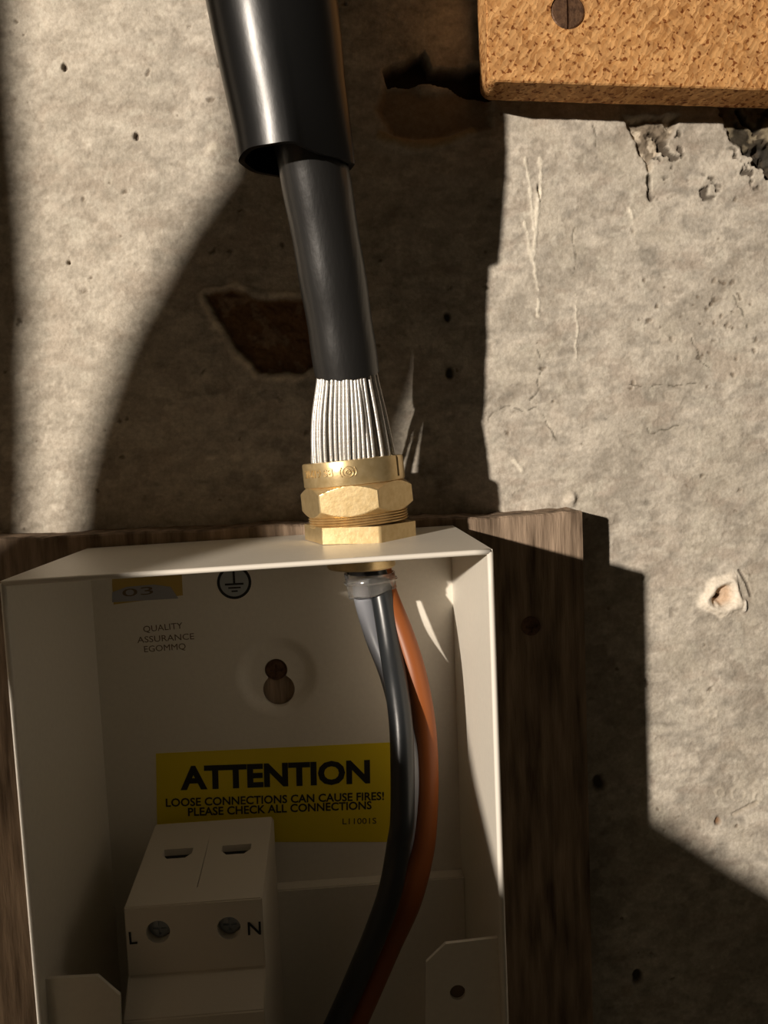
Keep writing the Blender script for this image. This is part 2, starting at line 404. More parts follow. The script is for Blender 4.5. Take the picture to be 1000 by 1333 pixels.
    # lower right: small trowel craters, brown plug, dark holes
    for (u, v), R0 in [((962, 1033), 2.6), ((938, 1032), 1.6), ((988, 1037), 1.7), ((928, 928), 1.8)]:
        c = W2((u, v))[0]; rr = np.hypot(X-c[0], Z-c[1]); h += np.exp(-((rr-R0)/.5)**2)*.25; blend(np.exp(-((rr-R0)/.7)**2)*.4, (.66, .60, .5))
    for (u, v), R0, cc in [((935, 1068), 1.5, (.22, .12, .06)), ((830, 1272), 2.6, (.03, .022, .016)), ((583, 412), 1.5, (.03, .024, .016)), ((586, 486), 1.8, (.03, .024, .016)),
                           ((84, 88), 1.0, (.12, .09, .07)), ((90, 342), .9, (.14, .10, .07)), ((178, 178), .9, (.12, .09, .07)), ((780, 1020), 3.0, (.06, .045, .03))]:
        c = W2((u, v))[0]; rr = np.hypot(X-c[0], (Z-c[1])*.7)+jag2*.35; k = sst(R0, R0*.4, rr); h -= k*1.4; blend(k*.9, cc)
    d = linedist(X, Z, W2((955, 1060), (985, 1045)))+jag2*.2; k = sst(1.2, .3, d); h -= k*.7; blend(k*.3, (.3, .24, .17))
    c = W2((818, 1290))[0]; rr = np.hypot(X-c[0], Z-c[1])+jag*.4; blend(sst(3.5, 1, rr)*.6, (.55, .46, .36)); h += sst(3.5, 1, rr)*.8
    c = W2((278, 194))[0]; rr = np.hypot(X-c[0], (Z-c[1])*1.4)+jag*.4; blend(sst(4, 1, rr)*.8, (.80, .74, .62)); h += sst(4, 1, rr)*.5
    c = W2((744, 650))[0]; rr = np.hypot(X-c[0], (Z-c[1])*.8)+jag*.3; k = sst(2.8, .6, rr); h += k*1.6; blend(k*.8, (.70, .64, .55))
    d = linedist(X, Z, W2((60, 140), (300, 140)))+jag*.3; k = sst(2.5, .2, d); h -= k*.15; blend(k*.18, (.28, .22, .17))
    # surroundings fade to a plain rough wall
    n = X.size; co = np.empty((n, 3), np.float32)
    co[:, 0] = X.ravel()*MM; co[:, 1] = -h.ravel()*MM; co[:, 2] = Z.ravel()*MM
    nx, nz = len(xs), len(zs)
    i = (np.arange(nz-1)[:, None]*nx+np.arange(nx-1)[None, :]).ravel()
    q = np.stack([i, i+1, i+nx+1, i+nx], -1).astype(np.int32)
    me = bpy.data.meshes.new('wall_back'); me.vertices.add(n); me.vertices.foreach_set('co', co.ravel())
    me.loops.add(q.size); me.loops.foreach_set('vertex_index', q.ravel())
    me.polygons.add(len(q)); me.polygons.foreach_set('loop_start', np.arange(0, q.size, 4, dtype=np.int32))
    me.polygons.foreach_set('use_smooth', np.ones(len(q), bool))
    me.update(calc_edges=True)
    a = me.color_attributes.new('tint', 'FLOAT_COLOR', 'POINT')
    c4 = np.ones((n, 4), np.float32); c4[:, :3] = np.clip(col.reshape(-1, 3), .01, .9)
    a.data.foreach_set('color', c4.ravel())
    me.materials.append(M['plaster'])
    o = bpy.data.objects.new('wall_back', me); COL.objects.link(o); o['kind'] = 'structure'
    return o
build_wall()

# ------------------------------------------------------------------ wooden board that carries the enclosure
board = thing('backing_board', 'rough dark wooden board fixed behind the open cream enclosure', 'board', (67, 0, -212))
rng = random.Random(11)
bm = bmesh.new()
top = []
nx = 70
for i in range(nx+1):
    x = -62+(161.3+62)*i/nx
    zt = 3.0+.35*math.sin(x*.13)+rng.uniform(-.25, .25)
    top.append((x, zt))
def bump_top(x, z): return z
v = {}
ys = [-18, -17.2, -12, -6, -.2]
zsn = [-212, -160, -120, -80, -40, -15, -6, -2]
def addv(x, y, z): return bm.verts.new((x, y, z))
cols_f = []
for i, (x, zt) in enumerate(top):
    cf = [addv(x, -18+rng.uniform(-.12, .12) if 0 < k < len(zsn) else -18, z) for k, z in enumerate(zsn)]
    ct = [addv(x, -18+rng.uniform(0, .3), zt-.6), addv(x, -17.2, zt)]+[addv(x, y, zt+rng.uniform(-.3, .2)) for y in ys[2:]]
    cols_f.append(cf+ct)
for a, b in zip(cols_f, cols_f[1:]):
    for k in range(len(a)-1): bm.faces.new((a[k], b[k], b[k+1], a[k+1]))
    bm.faces.new((a[-1], b[-1], b[0], a[0]))
bm.faces.new(cols_f[0]); bm.faces.new(cols_f[-1][::-1])
obj('board', bm, M['wood'], board, smooth=30)

def screw_head(name, c, R, parent, mt, slot='cross', depth=.9, label=None):
    """domed screw head facing -y at c with a recessed drive"""
    bm = bmesh.new(); n = 28
    prof = [(R, 0), (R, -.35*R*.6), (R*.8, -.55*R*.6), (R*.45, -.7*R*.6), (0.001, -.74*R*.6)]
    rings = [[bm.verts.new((c[0]+r*math.cos(2*math.pi*k/n), c[1]+y, c[2]+r*math.sin(2*math.pi*k/n))) for k in range(n)] for r, y in prof]
    for a, b in zip(rings, rings[1:]):
        for k in range(n): bm.faces.new((a[k], a[(k+1) % n], b[(k+1) % n], b[k]))
    bm.faces.new(rings[0]); bm.faces.new(rings[-1])
    cb = bmesh.new()
    w = R*.11
    yb = c[1]-.74*R*.6
    if slot == 'slot': box(cb, c[0]-w, c[0]+w, yb-1, yb+depth*.8, c[2]-R*1.2, c[2]+R*1.2)
    else:
        prism(cb, [(c[0]+px*R, c[2]+pz*R) for px, pz in [(-.12, -.6), (.12, -.6), (.12, -.12), (.6, -.12), (.6, .12), (.12, .12), (.12, .6), (-.12, .6), (-.12, .12), (-.6, .12), (-.6, -.12), (-.12, -.12)]], yb-1, yb+depth*.7)
    return obj(name, cut(bm, cb), mt, parent, smooth=35, label=label)
p = at(691, 815, -18.3); screw_head('screw', (p.x, -17.9, p.z), 3.2, board, M['rust'], label='dark cross-head screw in the board')

# ------------------------------------------------------------------ chipboard panel, top right
chip = thing('chipboard_panel', 'orange-brown chipboard panel with a slotted screw at the top right corner', 'panel', (200, -6, 140))
YF, YB = -20.0, -7.0
f1, f2 = at(652, 106, YF), at(1000, 117, YF)
sl = (f2.z-f1.z)/(f2.x-f1.x)
xL = at(634, 60, YF).x
zL = f1.z
rng = random.Random(4)
def edge_pts(t):            # t insets the outline a little
    pts = []
    for i in range(60):
        x = 300-(300-(xL+3.6))*i/59
        pts.append((x, zL+sl*(x-f1.x)+t+rng.uniform(-.12, .12)*(1 if t else 1)))
    z0 = pts[-1][1]
    for a in range(1, 9):
        w = a/8*math.pi/2
        pts.append((xL+t+3.6-3.6*math.sin(w), z0+3.6-3.6*math.cos(w)))
    for i in range(1, 30): pts.append((xL+t+rng.uniform(-.1, .1), z0+3.6+i*3.6))
    pts.append((300, 150+98))
    return pts
bm = bmesh.new()
O = edge_pts(0)
loops = []
for y, ins in [(YF, .45), (YF+.45, 0.05), (YF+6, 0), (YB, .1)]:
    cx, cz = 220, 200
    loops.append([bm.verts.new((x+(ins if i >= 59 else 0), y, z+(ins if i < 62 else 0))) for i, (x, z) in enumerate(O)])
n = len(O)
for a, b in zip(loops, loops[1:]):
    for k in range(n): bm.faces.new((a[k], a[(k+1) % n], b[(k+1) % n], b[k]))
bm.faces.new(loops[0]); bm.faces.new(loops[-1][::-1])
sc = at(740, 14, YF)
cb = bmesh.new()
circ = [(sc.x+5.6*math.cos(a), sc.z+5.6*math.sin(a)) for a in [2*math.pi*k/32 for k in range(32)]]
prism(cb, circ, YF-2, YF+1.6)
obj('board', cut(bm, cb), M['chip'], chip, smooth=35)
# flat countersunk slotted head
bm = bmesh.new(); n = 40
R0 = 5.3
pr = [(R0, YF+1.5), (R0, YF+.55), (R0*.93, YF+.25), (R0*.5, YF+.15), (.01, YF+.12)]
rings = [[bm.verts.new((sc.x+r*math.cos(2*math.pi*k/n), y, sc.z+r*math.sin(2*math.pi*k/n))) for k in range(n)] for r, y in pr]
for a, b in zip(rings, rings[1:]):
    for k in range(n): bm.faces.new((a[k], a[(k+1) % n], b[(k+1) % n], b[k]))
bm.faces.new(rings[0]); bm.faces.new(rings[-1])
cb = bmesh.new(); box(cb, sc.x-.42, sc.x+.42, YF-1, YF+1.1, sc.z-7, sc.z+7)
obj('screw', cut(bm, cb), M['rust'], chip, smooth=35, label='brown slotted screw sunk in the chipboard')
# spacer block holding the panel off the wall, out of view
bm = bmesh.new(); box(bm, 190, 230, YB, .2, 175, 215, .5)
obj('spacer_block', bm, M['wood'], chip)

# ------------------------------------------------------------------ enclosure
W, YR, YK, T, ZB = 117.7, -83.0, -21.5, 1.2, -205.0
enc = thing('switch_enclosure', 'open cream painted metal switch enclosure below the brass gland', 'enclosure', (W/2, -50, ZB))
def zt(x): return -1.25+1.9*x/W
GX, GY = 86.6, -39.0                      # gland axis
# top plate with the gland hole; slight downward lip at the front edge
def top_plate():
    bm = bmesh.new(); N = 64
    angs = sorted([2*math.pi*k/N for k in range(N)]+[math.atan2(y-GY, x-GX) % (2*math.pi) for x in (0, W) for y in (YR, -18.6)])
    def rect(a):
        c, s = math.cos(a), math.sin(a); t = 1e9
        if c > 1e-9: t = min(t, (W-GX)/c)
        if c < -1e-9: t = min(t, (0-GX)/c)
        if s > 1e-9: t = min(t, (-18.6-GY)/s)
        if s < -1e-9: t = min(t, (YR-GY)/s)
        return GX+c*t, GY+s*t
    R = []
    for a in angs:
        x1, y1 = rect(a); x0, y0 = GX+10.4*math.cos(a), GY+10.4*math.sin(a)
        R.append([bm.verts.new((x0, y0, zt(x0))), bm.verts.new((x1, y1, zt(x1))), bm.verts.new((x1, y1, zt(x1)-T)), bm.verts.new((x0, y0, zt(x0)-T))])
    n = len(R)
    for i in range(n):
        a, b = R[i], R[(i+1) % n]
        for k in range(4): bm.faces.new((a[k], b[k], b[(k+1) % 4], a[(k+1) % 4]))
    return bm
obj('top_plate', top_plate(), M['enamel'], enc)
# side panels (thin sheet with a pale front edge)
def side(x0, x1, xe0, xe1, name):
    bm = bmesh.new(); z0, z1 = zt((x0+x1)/2)-T, ZB
    pts = [(x0, YR), (x1, YR), (x1, -18.6), (x0, -18.6)]
    A = [bm.verts.new((x, y, z0)) for x, y in pts]; B = [bm.verts.new((x+(xe0 if y == YR else xe1), y, z1)) for x, y in pts]
    bm.faces.new(A); bm.faces.new(B)
    for i in range(4): bm.faces.new((A[i], B[i], B[(i+1) % 4], A[(i+1) % 4]))
    return obj(name, bm, M['enamel'], enc)
side(0, T, 1.2, .6, 'side_panel'); side(W-T, W, .6, -.4, 'side_panel')
def rim_bead(x, dx, name):
    bm = bmesh.new()
    path = [Vector((x+dx*i/24, YR+.1, zt(x)-.6+(ZB-zt(x)+.6)*i/24)) for i in range(25)]
    tube(bm, path, .78, 8); return obj(name, bm, M['enamel_edge'], enc, smooth='all', label='pale front edge')
rim_bead(.6, 1.2, 'front_edge'); rim_bead(W-.6, .6, 'front_edge')
bm = bmesh.new()
path = [Vector((.6+(W-1.2)*i/30, YR+.05, zt(W*i/30)-.55)) for i in range(31)]
tube(bm, path, .72, 8); obj('front_edge', bm, M['enamel_edge'], enc, smooth='all', label='pale front edge')
# back panel: keyhole in a pressed dimple
kc = at(361, 880, YK); KX, KZ = kc.x, kc.z
def back_panel():
    bm = bmesh.new(); N = 96
    x0, x1, z0, z1 = T, W-T, ZB, -2.5
    angs = sorted([2*math.pi*k/N for k in range(N)]+[math.atan2(z-KZ, x-KX) % (2*math.pi) for x in (x0, x1) for z in (z0, z1)])
    s = 1/4.05
    ct, cbm = (0-.7*s, KZ+8*s-KZ), (0, -23*s)
    rt, rb = 15*s, 21*s
    top_c, bot_c = Vector((-.5, 1.4)), Vector((.1, -5.2))
    def key(a):            # farthest intersection of the ray with either circle (centre between them)
        d = Vector((math.cos(a), math.sin(a))); best = 0
        for c, r in ((top_c, rt), (bot_c, rb)):
            b = d.dot(c); disc = b*b-c.dot(c)+r*r
            if disc >= 0: best = max(best, b+math.sqrt(disc))
        return best
    def rect(a):
        c, sn = math.cos(a), math.sin(a); t = 1e9
        if c > 1e-9: t = min(t, (x1-KX)/c)
        if c < -1e-9: t = min(t, (x0-KX)/c)
        if sn > 1e-9: t = min(t, (z1-KZ)/sn)
        if sn < -1e-9: t = min(t, (z0-KZ)/sn)
        return t
    R = []
    for a in angs:
        k = key(a)-0; c, sn = math.cos(a), math.sin(a); row = []
        k = max(k, 1.0)
        row.append((k, YK+3.0)); row.append((k, YK+2.2))
        for rr in (8.6, 9.6, 10.6, 11.4, 12.2, 13.0, 13.8):
            u = sst(8.2, 13.8, np.array(rr)); row.append((max(rr, k+.1), YK+2.2*(1-float(u))))
        row.append((rect(a), YK))
        R.append([bm.verts.new((KX+r*c, y, KZ+r*sn)) for r, y in row])
    n = len(R)
    for i in range(n):
        a, b = R[i], R[(i+1) % n]
        for k in range(len(a)-1): bm.faces.new((a[k], b[k], b[k+1], a[k+1]))
    return bm
obj('back_panel', back_panel(), M['enamel'], enc, smooth=25)
bm = bmesh.new(); box(bm, 0, W+.8, YR, -18.6, ZB-1.2, ZB); obj('bottom_plate', bm, M['enamel'], enc)
q = at(358, 873, -20)
screw_head('mounting_screw', (KX-.5, -17.6, KZ+1.2), 3.4, enc, M['rust'], label='brown cross-head screw in the keyhole')
# raised mounting plate across the lower part
zl, zr = at(352, 1157, -26).z, at(604, 1142, -26).z
zpl = (zl+zr)/2
bm = bmesh.new(); box(bm, 9, W-T, -26.5, YK, ZB, zpl, .35); obj('mounting_plate', bm, M['enamel'], enc)
# cover fixing lugs near the front
def lug(pix, hole, hr, y):
    pts = [(at(u, v, y).x, at(u, v, y).z) for u, v in pix]
    bm = bmesh.new(); prism(bm, pts, y, y+1.0)
    if hole:
        h = at(*hole, y); cb = bmesh.new()
        prism(cb, [(h.x+hr*math.cos(a), h.z+hr*math.sin(a)) for a in [2*math.pi*k/24 for k in range(24)]], y-3, y+5)
        bm = cut(bm, cb)
    return obj('fixing_lug', bm, M['enamel'], enc)
lug([(655.5, 1220), (580, 1229), (555, 1253), (553, 1420), (661, 1420)], (596, 1292), 2.05, -79.5)
lug([(48, 1275), (127, 1271), (156, 1296), (160, 1420), (56, 1420)], None, 0, -79.5)
h = at(596, 1292, -76)
for u, v, R0, y in [(596, 1292, 2.0, -78.6)]:
    p = at(u, v, y); bm = bmesh.new()
    prism(bm, [(p.x+R0*math.cos(a), p.z+R0*math.sin(a)) for a in [2*math.pi*k/24 for k in range(24)]], y, y+4)
    obj('threaded_insert', bm, M['ink_brown'], enc)
# stickers and printing on the back panel
def panel_quad(pix, y, mt, name, label, thick=.15):
    pts = [(at(u, v, y).x, at(u, v, y).z) for u, v in pix]
    bm = bmesh.new(); prism(bm, pts, y, y+thick); return obj(name, bm, mt, enc, label=label)
ys_ = YK-.15
panel_quad([(203, 981), (520, 966), (520, 1096), (205, 1096)], ys_, M['yellow'], 'warning_sticker', 'yellow warning sticker reading ATTENTION')
a, b = at(235, 1024, ys_), at(482, 1014, ys_)
ang = -math.atan2(b.z-a.z, b.x-a.x); mid = (a+b)/2; wid = (b-a).length
def fit_text(s, p0, p1, hpx, y, bold=0.0, name=None):
    """line of text whose baseline runs between two points (mm) on plane y"""
    a, b = p0, p1; L = math.hypot(b.x-a.x, b.z-a.z)
    t = text_bm(s, 10, bold=bold)
    xs = [v.co.x for v in t.verts]; zs_ = [v.co.y for v in t.verts]
    w, hgt = max(xs)-min(xs), max(zs_)
    bmesh.ops.translate(t, vec=(-min(xs), 0, 0), verts=t.verts[:])
    bmesh.ops.scale(t, vec=(L/w, hpx/hgt, 1), verts=t.verts[:])
    an = math.atan2(b.z-a.z, b.x-a.x)
    bmesh.ops.transform(t, matrix=Matrix.Translation((a.x, y-.03, a.z)) @ Matrix.Rotation(-an, 4, 'Y') @ Matrix.Rotation(math.pi/2, 4, 'X'), verts=t.verts[:])
    return t
def join(*bms):
    r = bmesh.new()
    for b in bms:
        me = bpy.data.meshes.new('s'); b.to_mesh(me); b.free(); r.from_mesh(me); bpy.data.meshes.remove(me)
    return r
PX = .247                                   # mm per pixel at the back panel
obj('lettering', join(
    fit_text('ATTENTION', at(235, 1027, ys_), at(482, 1018, ys_), 31*PX, ys_, bold=.42),
    fit_text('LOOSE CONNECTIONS CAN CAUSE FIRES!', at(216, 1050, ys_), at(500, 1041, ys_), 11*PX, ys_, bold=.22),
    fit_text('PLEASE CHECK ALL CONNECTIONS', at(245, 1062, ys_), at(484, 1053, ys_), 11*PX, ys_, bold=.22),
    fit_text('L11001S', at(446, 1073, ys_), at(490, 1072, ys_), 8*PX, ys_)), M['ink'], enc, label='black printing on the yellow sticker')
obj('lettering', join(
    fit_text('QUALITY', at(187, 823, YK), at(238, 818, YK), 8*PX, YK),
    fit_text('ASSURANCE', at(179, 837, YK), at(253, 832, YK), 8*PX, YK),
    fit_text('EGOMMQ', at(188, 849, YK), at(242, 845, YK), 8*PX, YK)), M['ink_brown'], enc, label='small brown printed inspection mark')
# tan label half hidden by the top plate, with a blue grey print
panel_quad([(146, 762), (146, 745), (236, 736), (238, 775), (148, 787)], ys_, M['tan_sticker'], 'rating_label', 'tan and blue-grey label under the top edge')
panel_quad([(146, 784), (146, 771), (165, 764), (200, 761), (222, 764), (232, 779)], ys_-.15, M['blue_sticker'], 'label_print', 'blue-grey print on the tan label')
obj('lettering', fit_text('03', at(160, 777, ys_), at(200, 773, ys_), 10*PX, ys_-.15), M['ink_brown'], enc, label='blurred digits on the tan label')
# round earth symbol
ec = at(305, 758, YK)
def disc(R, y, t, c=ec):
    bm = bmesh.new(); prism(bm, [(c.x+R*math.cos(a), c.z+R*math.sin(a)) for a in [2*math.pi*k/40 for k in range(40)]], y, y+t); return bm
obj('earth_sticker', disc(22*PX, YK-.12, .12), M['ink'], enc, label='round grey earth symbol sticker')
obj('earth_face', disc(18.5*PX, YK-.2, .08), M['grey_sticker'], enc)
bm = bmesh.new(); s = PX
box(bm, ec.x-.35, ec.x+.35, YK-.27, YK-.2, ec.z-1*s, ec.z+17*s)
box(bm, ec.x-12*s, ec.x+12*s, YK-.27, YK-.2, ec.z-3.5*s, ec.z-1*s)
box(bm, ec.x-8*s, ec.x+8*s, YK-.27, YK-.2, ec.z-8*s, ec.z-6*s)
box(bm, ec.x-4*s, ec.x+4*s, YK-.27, YK-.2, ec.z-12.5*s, ec.z-10.5*s)
obj('earth_symbol', bm, M['ink'], enc)

# ------------------------------------------------------------------ two pole switch module
YM = -68.0
fl, fr = at(161, 1180, YM), at(341, 1171, YM)
x0, x1 = fl.x, fr.x
zF = (fl.z+fr.z)/2
modu = thing('isolator_switch', 'cream two-pole switch module marked L and N inside the enclosure', 'switch', ((x0+x1)/2, -45, ZB+5))
zt2 = at(250, 1070, -31).z
z1_ = at(250, 1266, YM).z
z2_ = at(250, 1314, -73).z
prof = [(-31, zt2), (YM, zF), (YM-.2, z1_+.6), (YM+.6, z1_), (-75.5, z2_), (-75.5, -200), (-26.5, -200), (-26.5, zt2-3), (-31, zt2)]
prof = prof[:-1]
bm = bmesh.new(); prism(bm, prof, x0, x1, 'x')
for zz in ():
    pass
bmesh.ops.bevel(bm, geom=[e for e in bm.edges], offset=.35, segments=2, affect='EDGES')
# wire entry slots in the top, screw wells in the front, groove between the poles
cb = bmesh.new()
def dslot(cx, ycen):
    zc = zt2+(zF-zt2)*((ycen+31)/(YM+31))
    pts = [(cx-4.3, ycen+1.9), (cx+4.3, ycen+1.9), (cx+4.3, ycen-.6), (cx+2.6, ycen-2.5), (cx-2.6, ycen-2.5), (cx-4.3, ycen-.6)]
    prism(cb, pts, zc-9, zc+4, 'z')
xa, xb = x0+(x1-x0)*.27, x0+(x1-x0)*.74
ysl = at(228, 1110, 0)
dslot(xa, -46); dslot(xb, -46)
sL, sN = at(206, 1213, YM), at(298, 1208, YM)
for p in (sL, sN):
    prism(cb, [(p.x+3.15*math.cos(a), p.z+3.15*math.sin(a)) for a in [2*math.pi*k/28 for k in range(28)]], YM-3, YM+5.0)
body = cut(bm, cb)
cb = bmesh.new(); xm = (x0+x1)/2
pp = [(YM+4, zF+1.4+.3), (-38, zt2+1), (-38, zt2-1.0), (YM+8, zF-1.0+.9)]
prism(cb, pp, xm-.12, xm+.12, 'x')
body = cut(body, cb)
obj('housing', body, M['abs'], modu, smooth=30)
for p in (sL, sN): screw_head('terminal_screw', (p.x, YM+3.0, p.z), 2.95, modu, M['screw'], slot='cross', label='grey terminal screw in its well')
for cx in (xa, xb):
    bm = bmesh.new(); box(bm, cx-4.15, cx+4.15, -46.4, -44.15, (zt2+zF)/2-8.8, (zt2+zF)/2-1.3); obj('slot_shade_block', bm, M['dark'], modu)  # black block put in so the slot reads as deep shade
obj('letter', fit_text('L', at(169, 1229, YM-.2), at(179, 1228, YM-.2), 3.4, YM-.25, bold=.1), M['ink'], modu, label='black letter L')
obj('letter', fit_text('N', at(323, 1217, YM-.2), at(340, 1216, YM-.2), 3.6, YM-.25, bold=.1), M['ink'], modu, label='black letter N')
for u, v in ((113, 1334), (168, 1334)):
    p = at(u, v, -73)
    screw_head('green_terminal', (p.x, -79.5, p.z), 1.9, enc, M['green_screw'])

# ------------------------------------------------------------------ brass gland
gl = thing('cable_gland', 'brass hexagonal cable gland standing on top of the enclosure', 'gland', (GX, GY, zt(GX)))
zg = zt(GX)
TILT = Matrix.Translation((GX, GY, zg+3)) @ Matrix.Rotation(math.radians(-3.6), 4, 'Y') @ Matrix.Translation((-GX, -GY, -zg-3))
def tilt(bm):
    bmesh.ops.transform(bm, matrix=TILT, verts=bm.verts[:]); return bm
def hexnut(Rc, z0, z1, rot, ch=.0, bore=10.0, chtop=True, chbot=True):
    """hexagonal nut with chamfered corners and a bore: a fine hex/cone intersection"""
    bm = bmesh.new(); N = 240; Hh = z1-z0; rows = []
    nz = 44
    af = Rc*math.cos(math.pi/6)
    for j in range(nz+1):
        z = z0+Hh*j/nz; row = []
        for k in range(N):
            a = 2*math.pi*k/N
            q = (a-rot) % (math.pi/3)-math.pi/6
            r = af/math.cos(q)
            lim = Rc
            if ch:
                e = 1e9
                if chtop: e = min(e, z1-z)
                if chbot: e = min(e, z-z0)
                lim = af*.985+max(0, e)*(Rc-af)/ch if e < ch*1.1 else Rc
            r = min(r, lim)
            row.append(bm.verts.new((GX+r*math.cos(a), GY+r*math.sin(a), z)))
        rows.append(row)
    ib = [bm.verts.new((GX+bore*math.cos(2*math.pi*k/N), GY+bore*math.sin(2*math.pi*k/N), z0)) for k in range(N)]
    it = [bm.verts.new((GX+bore*math.cos(2*math.pi*k/N), GY+bore*math.sin(2*math.pi*k/N), z1)) for k in range(N)]
    rows = [ib]+rows+[it]
    for a, b in zip(rows, rows[1:]+[rows[0]]):
        for k in range(N): bm.faces.new((a[k], a[(k+1) % N], b[(k+1) % N], b[k]))
    return bm
ROT = math.radians(229)
zs1 = zg+4.7
obj('base_hexagon', hexnut(16.9, zg+.02, zs1, ROT, 0.0), M['brass'], gl, smooth=25)
# threaded neck
prof = [(10, zs1)]
zz = zs1
for k in range(4):
    prof += [(14.6, zz+.1), (14.9, zz+.45), (13.9, zz+.8)]; zz += .75
prof += [(13.6, zz), (10, zz)]
bm = bmesh.new(); lathe(bm, prof, (GX, GY), 72); obj('threaded_neck', tilt(bm), M['brass'], gl, smooth=30)
zs2 = zz; zs3 = zs2+8.9
obj('compression_nut', tilt(hexnut(16.9, zs2, zs3, ROT+.02, 1.9, bore=11.0)), M['brass'], gl, smooth=25)
zs4 = zs3+7.1
bm = bmesh.new()
lathe(bm, [(11.0, zs3), (14.9, zs3), (15.05, zs3+.3), (15.05, zs4-.9), (14.9, zs4-.2), (14.4, zs4), (13.5, zs4), (13.1, zs4-.4), (12.6, zs4-4), (11.0, zs4-5)], (GX, GY), 96)
cb = bmesh.new()
for a in (math.radians(-33),):
    c = Vector((GX+15.1*math.cos(a), GY+15.1*math.sin(a), 0))
    box(cb, c.x-.35, c.x+.35, c.y-.5, c.y+.5, zs3+1, zs4+1)
obj('entry_ring', tilt(cut(bm, cb)), M['brass'], gl, smooth=30)
# lettering wrapped round the ring, upside down as it stands
def wrap_text(s, size, deg_center, z, R):
    t = text_bm(s, size, depth=.7, bold=.03)
    for v in t.verts:
        x, y, d = v.co
        x, y = -x, -y                       # turned 180 degrees
        a = math.radians(deg_center)+x/R
        v.co = Vector((GX+(R+d)*math.cos(a), GY+(R+d)*math.sin(a), z+y))
    return t
obj('lettering', tilt(wrap_text('BS 6121K', 3.1, 223, zs4-2.0, 15.0)), M['brass'], gl, label='raised lettering turned upside down')
bm = bmesh.new()
for R1, n_ in ((1.5, 24), (.65, 12)):
    a0 = math.radians(263)
    path = [Vector((GX+15.15*math.cos(a0+R1*math.cos(q)/15), GY+15.15*math.sin(a0+R1*math.cos(q)/15), zs4-3.3+R1*math.sin(q))) for q in [2*math.pi*k/n_ for k in range(n_+1)]]
    tube(bm, path, .16, 6)
for sg in (-1, 1):
    path = [Vector((GX+15.15*math.cos(a0+2.3*math.cos(q)/15), GY+15.15*math.sin(a0+2.3*math.cos(q)/15), zs4-3.3+2.0*math.sin(q))) for q in [(0 if sg > 0 else math.pi)-.7+1.4*k/8 for k in range(9)]]
    tube(bm, path, .15, 6)
obj('approval_mark', tilt(bm), M['brass'], gl, smooth='all')
# locknut under the top plate
obj('locknut', hexnut(13.4, zg-T-3.0, zg-T-.02, ROT+.3, .6, bore=10.2, chtop=False), M['brass'], gl, smooth=25)
bm = bmesh.new(); lathe(bm, [(8.2, zg-T-7.6), (9.9, zg-T-7.6), (10.3, zg-T-7.1), (10.3, zg+.5), (8.2, zg+.5)], (GX, GY), 48); obj('threaded_tail', bm, M['brass'], gl, smooth=30)

# ------------------------------------------------------------------ armoured cable
cab = thing('armoured_cable', 'black armoured cable with bare steel wires running down into the brass gland', 'cable', (GX, GY, -150))
def pz(u, v, y): return at(u, v, y)
c0 = at(452, 486, -43); c1 = at(436, 380, -48); c2 = at(414, 250, -54); c3 = at(396, 150, -59.5); c4 = at(372, 0, -64.5); c5 = at(352, -140, -66); c6 = at(338, -420, -72)
bm = bmesh.new()
path = spline([c0, c1, c2, c3, c4, c5, c6], 14)
rads = [9.35+.12*math.sin(i*.5)+(0.0 if i > 3 else 0) for i in range(len(path))]
tube(bm, path, rads, 48, cap=False)
# cut end: thick sheath wall turned inwards
e = [v for v in bm.verts][:48]
t0 = (path[1]-path[0]).normalized()
for k, v in enumerate(e): v.co -= t0*(.9*math.sin(2*math.pi*k/48*1+2.4)+.25*math.sin(k*1.9))
inner = [bm.verts.new(path[0]+(v.co-path[0])*.86) for v in e]; deep = [bm.verts.new(q.co+t0*6) for q in inner]
for k in range(48):
    bm.faces.new((e[k], e[(k+1) % 48], inner[(k+1) % 48], inner[k])); bm.faces.new((inner[k], inner[(k+1) % 48], deep[(k+1) % 48], deep[k]))
obj('outer_sheath', bm, M['sheath'], cab, smooth=45)
# inner bedding that carries on through the gland
bm = bmesh.new()
gb = Vector((GX, GY, zg)); gt = TILT @ Vector((GX, GY, zs4))
tube(bm, spline([path[6], path[0], (path[0]+gt)/2+Vector((.5, 0.8, 0)), gt, TILT @ Vector((GX, GY, zs3)), Vector((GX, GY, zg-3))], 8), 6.4, 28)
obj('inner_sheath', bm, M['bedding'], cab, smooth='all', label='black inner sheath behind the steel wires')
# steel armour wires: angles as seen round the front of the cable
ax = (path[0]-gt).normalized()
def wire(a_top, a_bot, rt=8.1, rb=12.2, bow=1.0):
    u = Vector((1, 0, 0)); u = (u-ax*u.dot(ax)).normalized(); w = ax.cross(u)
    top = path[0]+ax*5+rt*(math.cos(a_top)*u+math.sin(a_top)*w)
    t1 = path[0]-ax*.5+rt*(math.cos(a_top)*u+math.sin(a_top)*w)
    bot = (TILT @ Vector((GX, GY, zs4-1.2)))+rb*Vector((math.cos(a_bot), math.sin(a_bot), 0))
    low = (TILT @ Vector((GX, GY, zs4-6)))+10.6*Vector((math.cos(a_bot), math.sin(a_bot), 0))
    midp = (t1*.5+bot*.5)+Vector((math.cos((a_top+a_bot)/2), math.sin((a_top+a_bot)/2), 0))*bow
    return spline([top, t1, midp, bot, low], 6)
D = math.radians
wires = []; wr = random.Random(2)
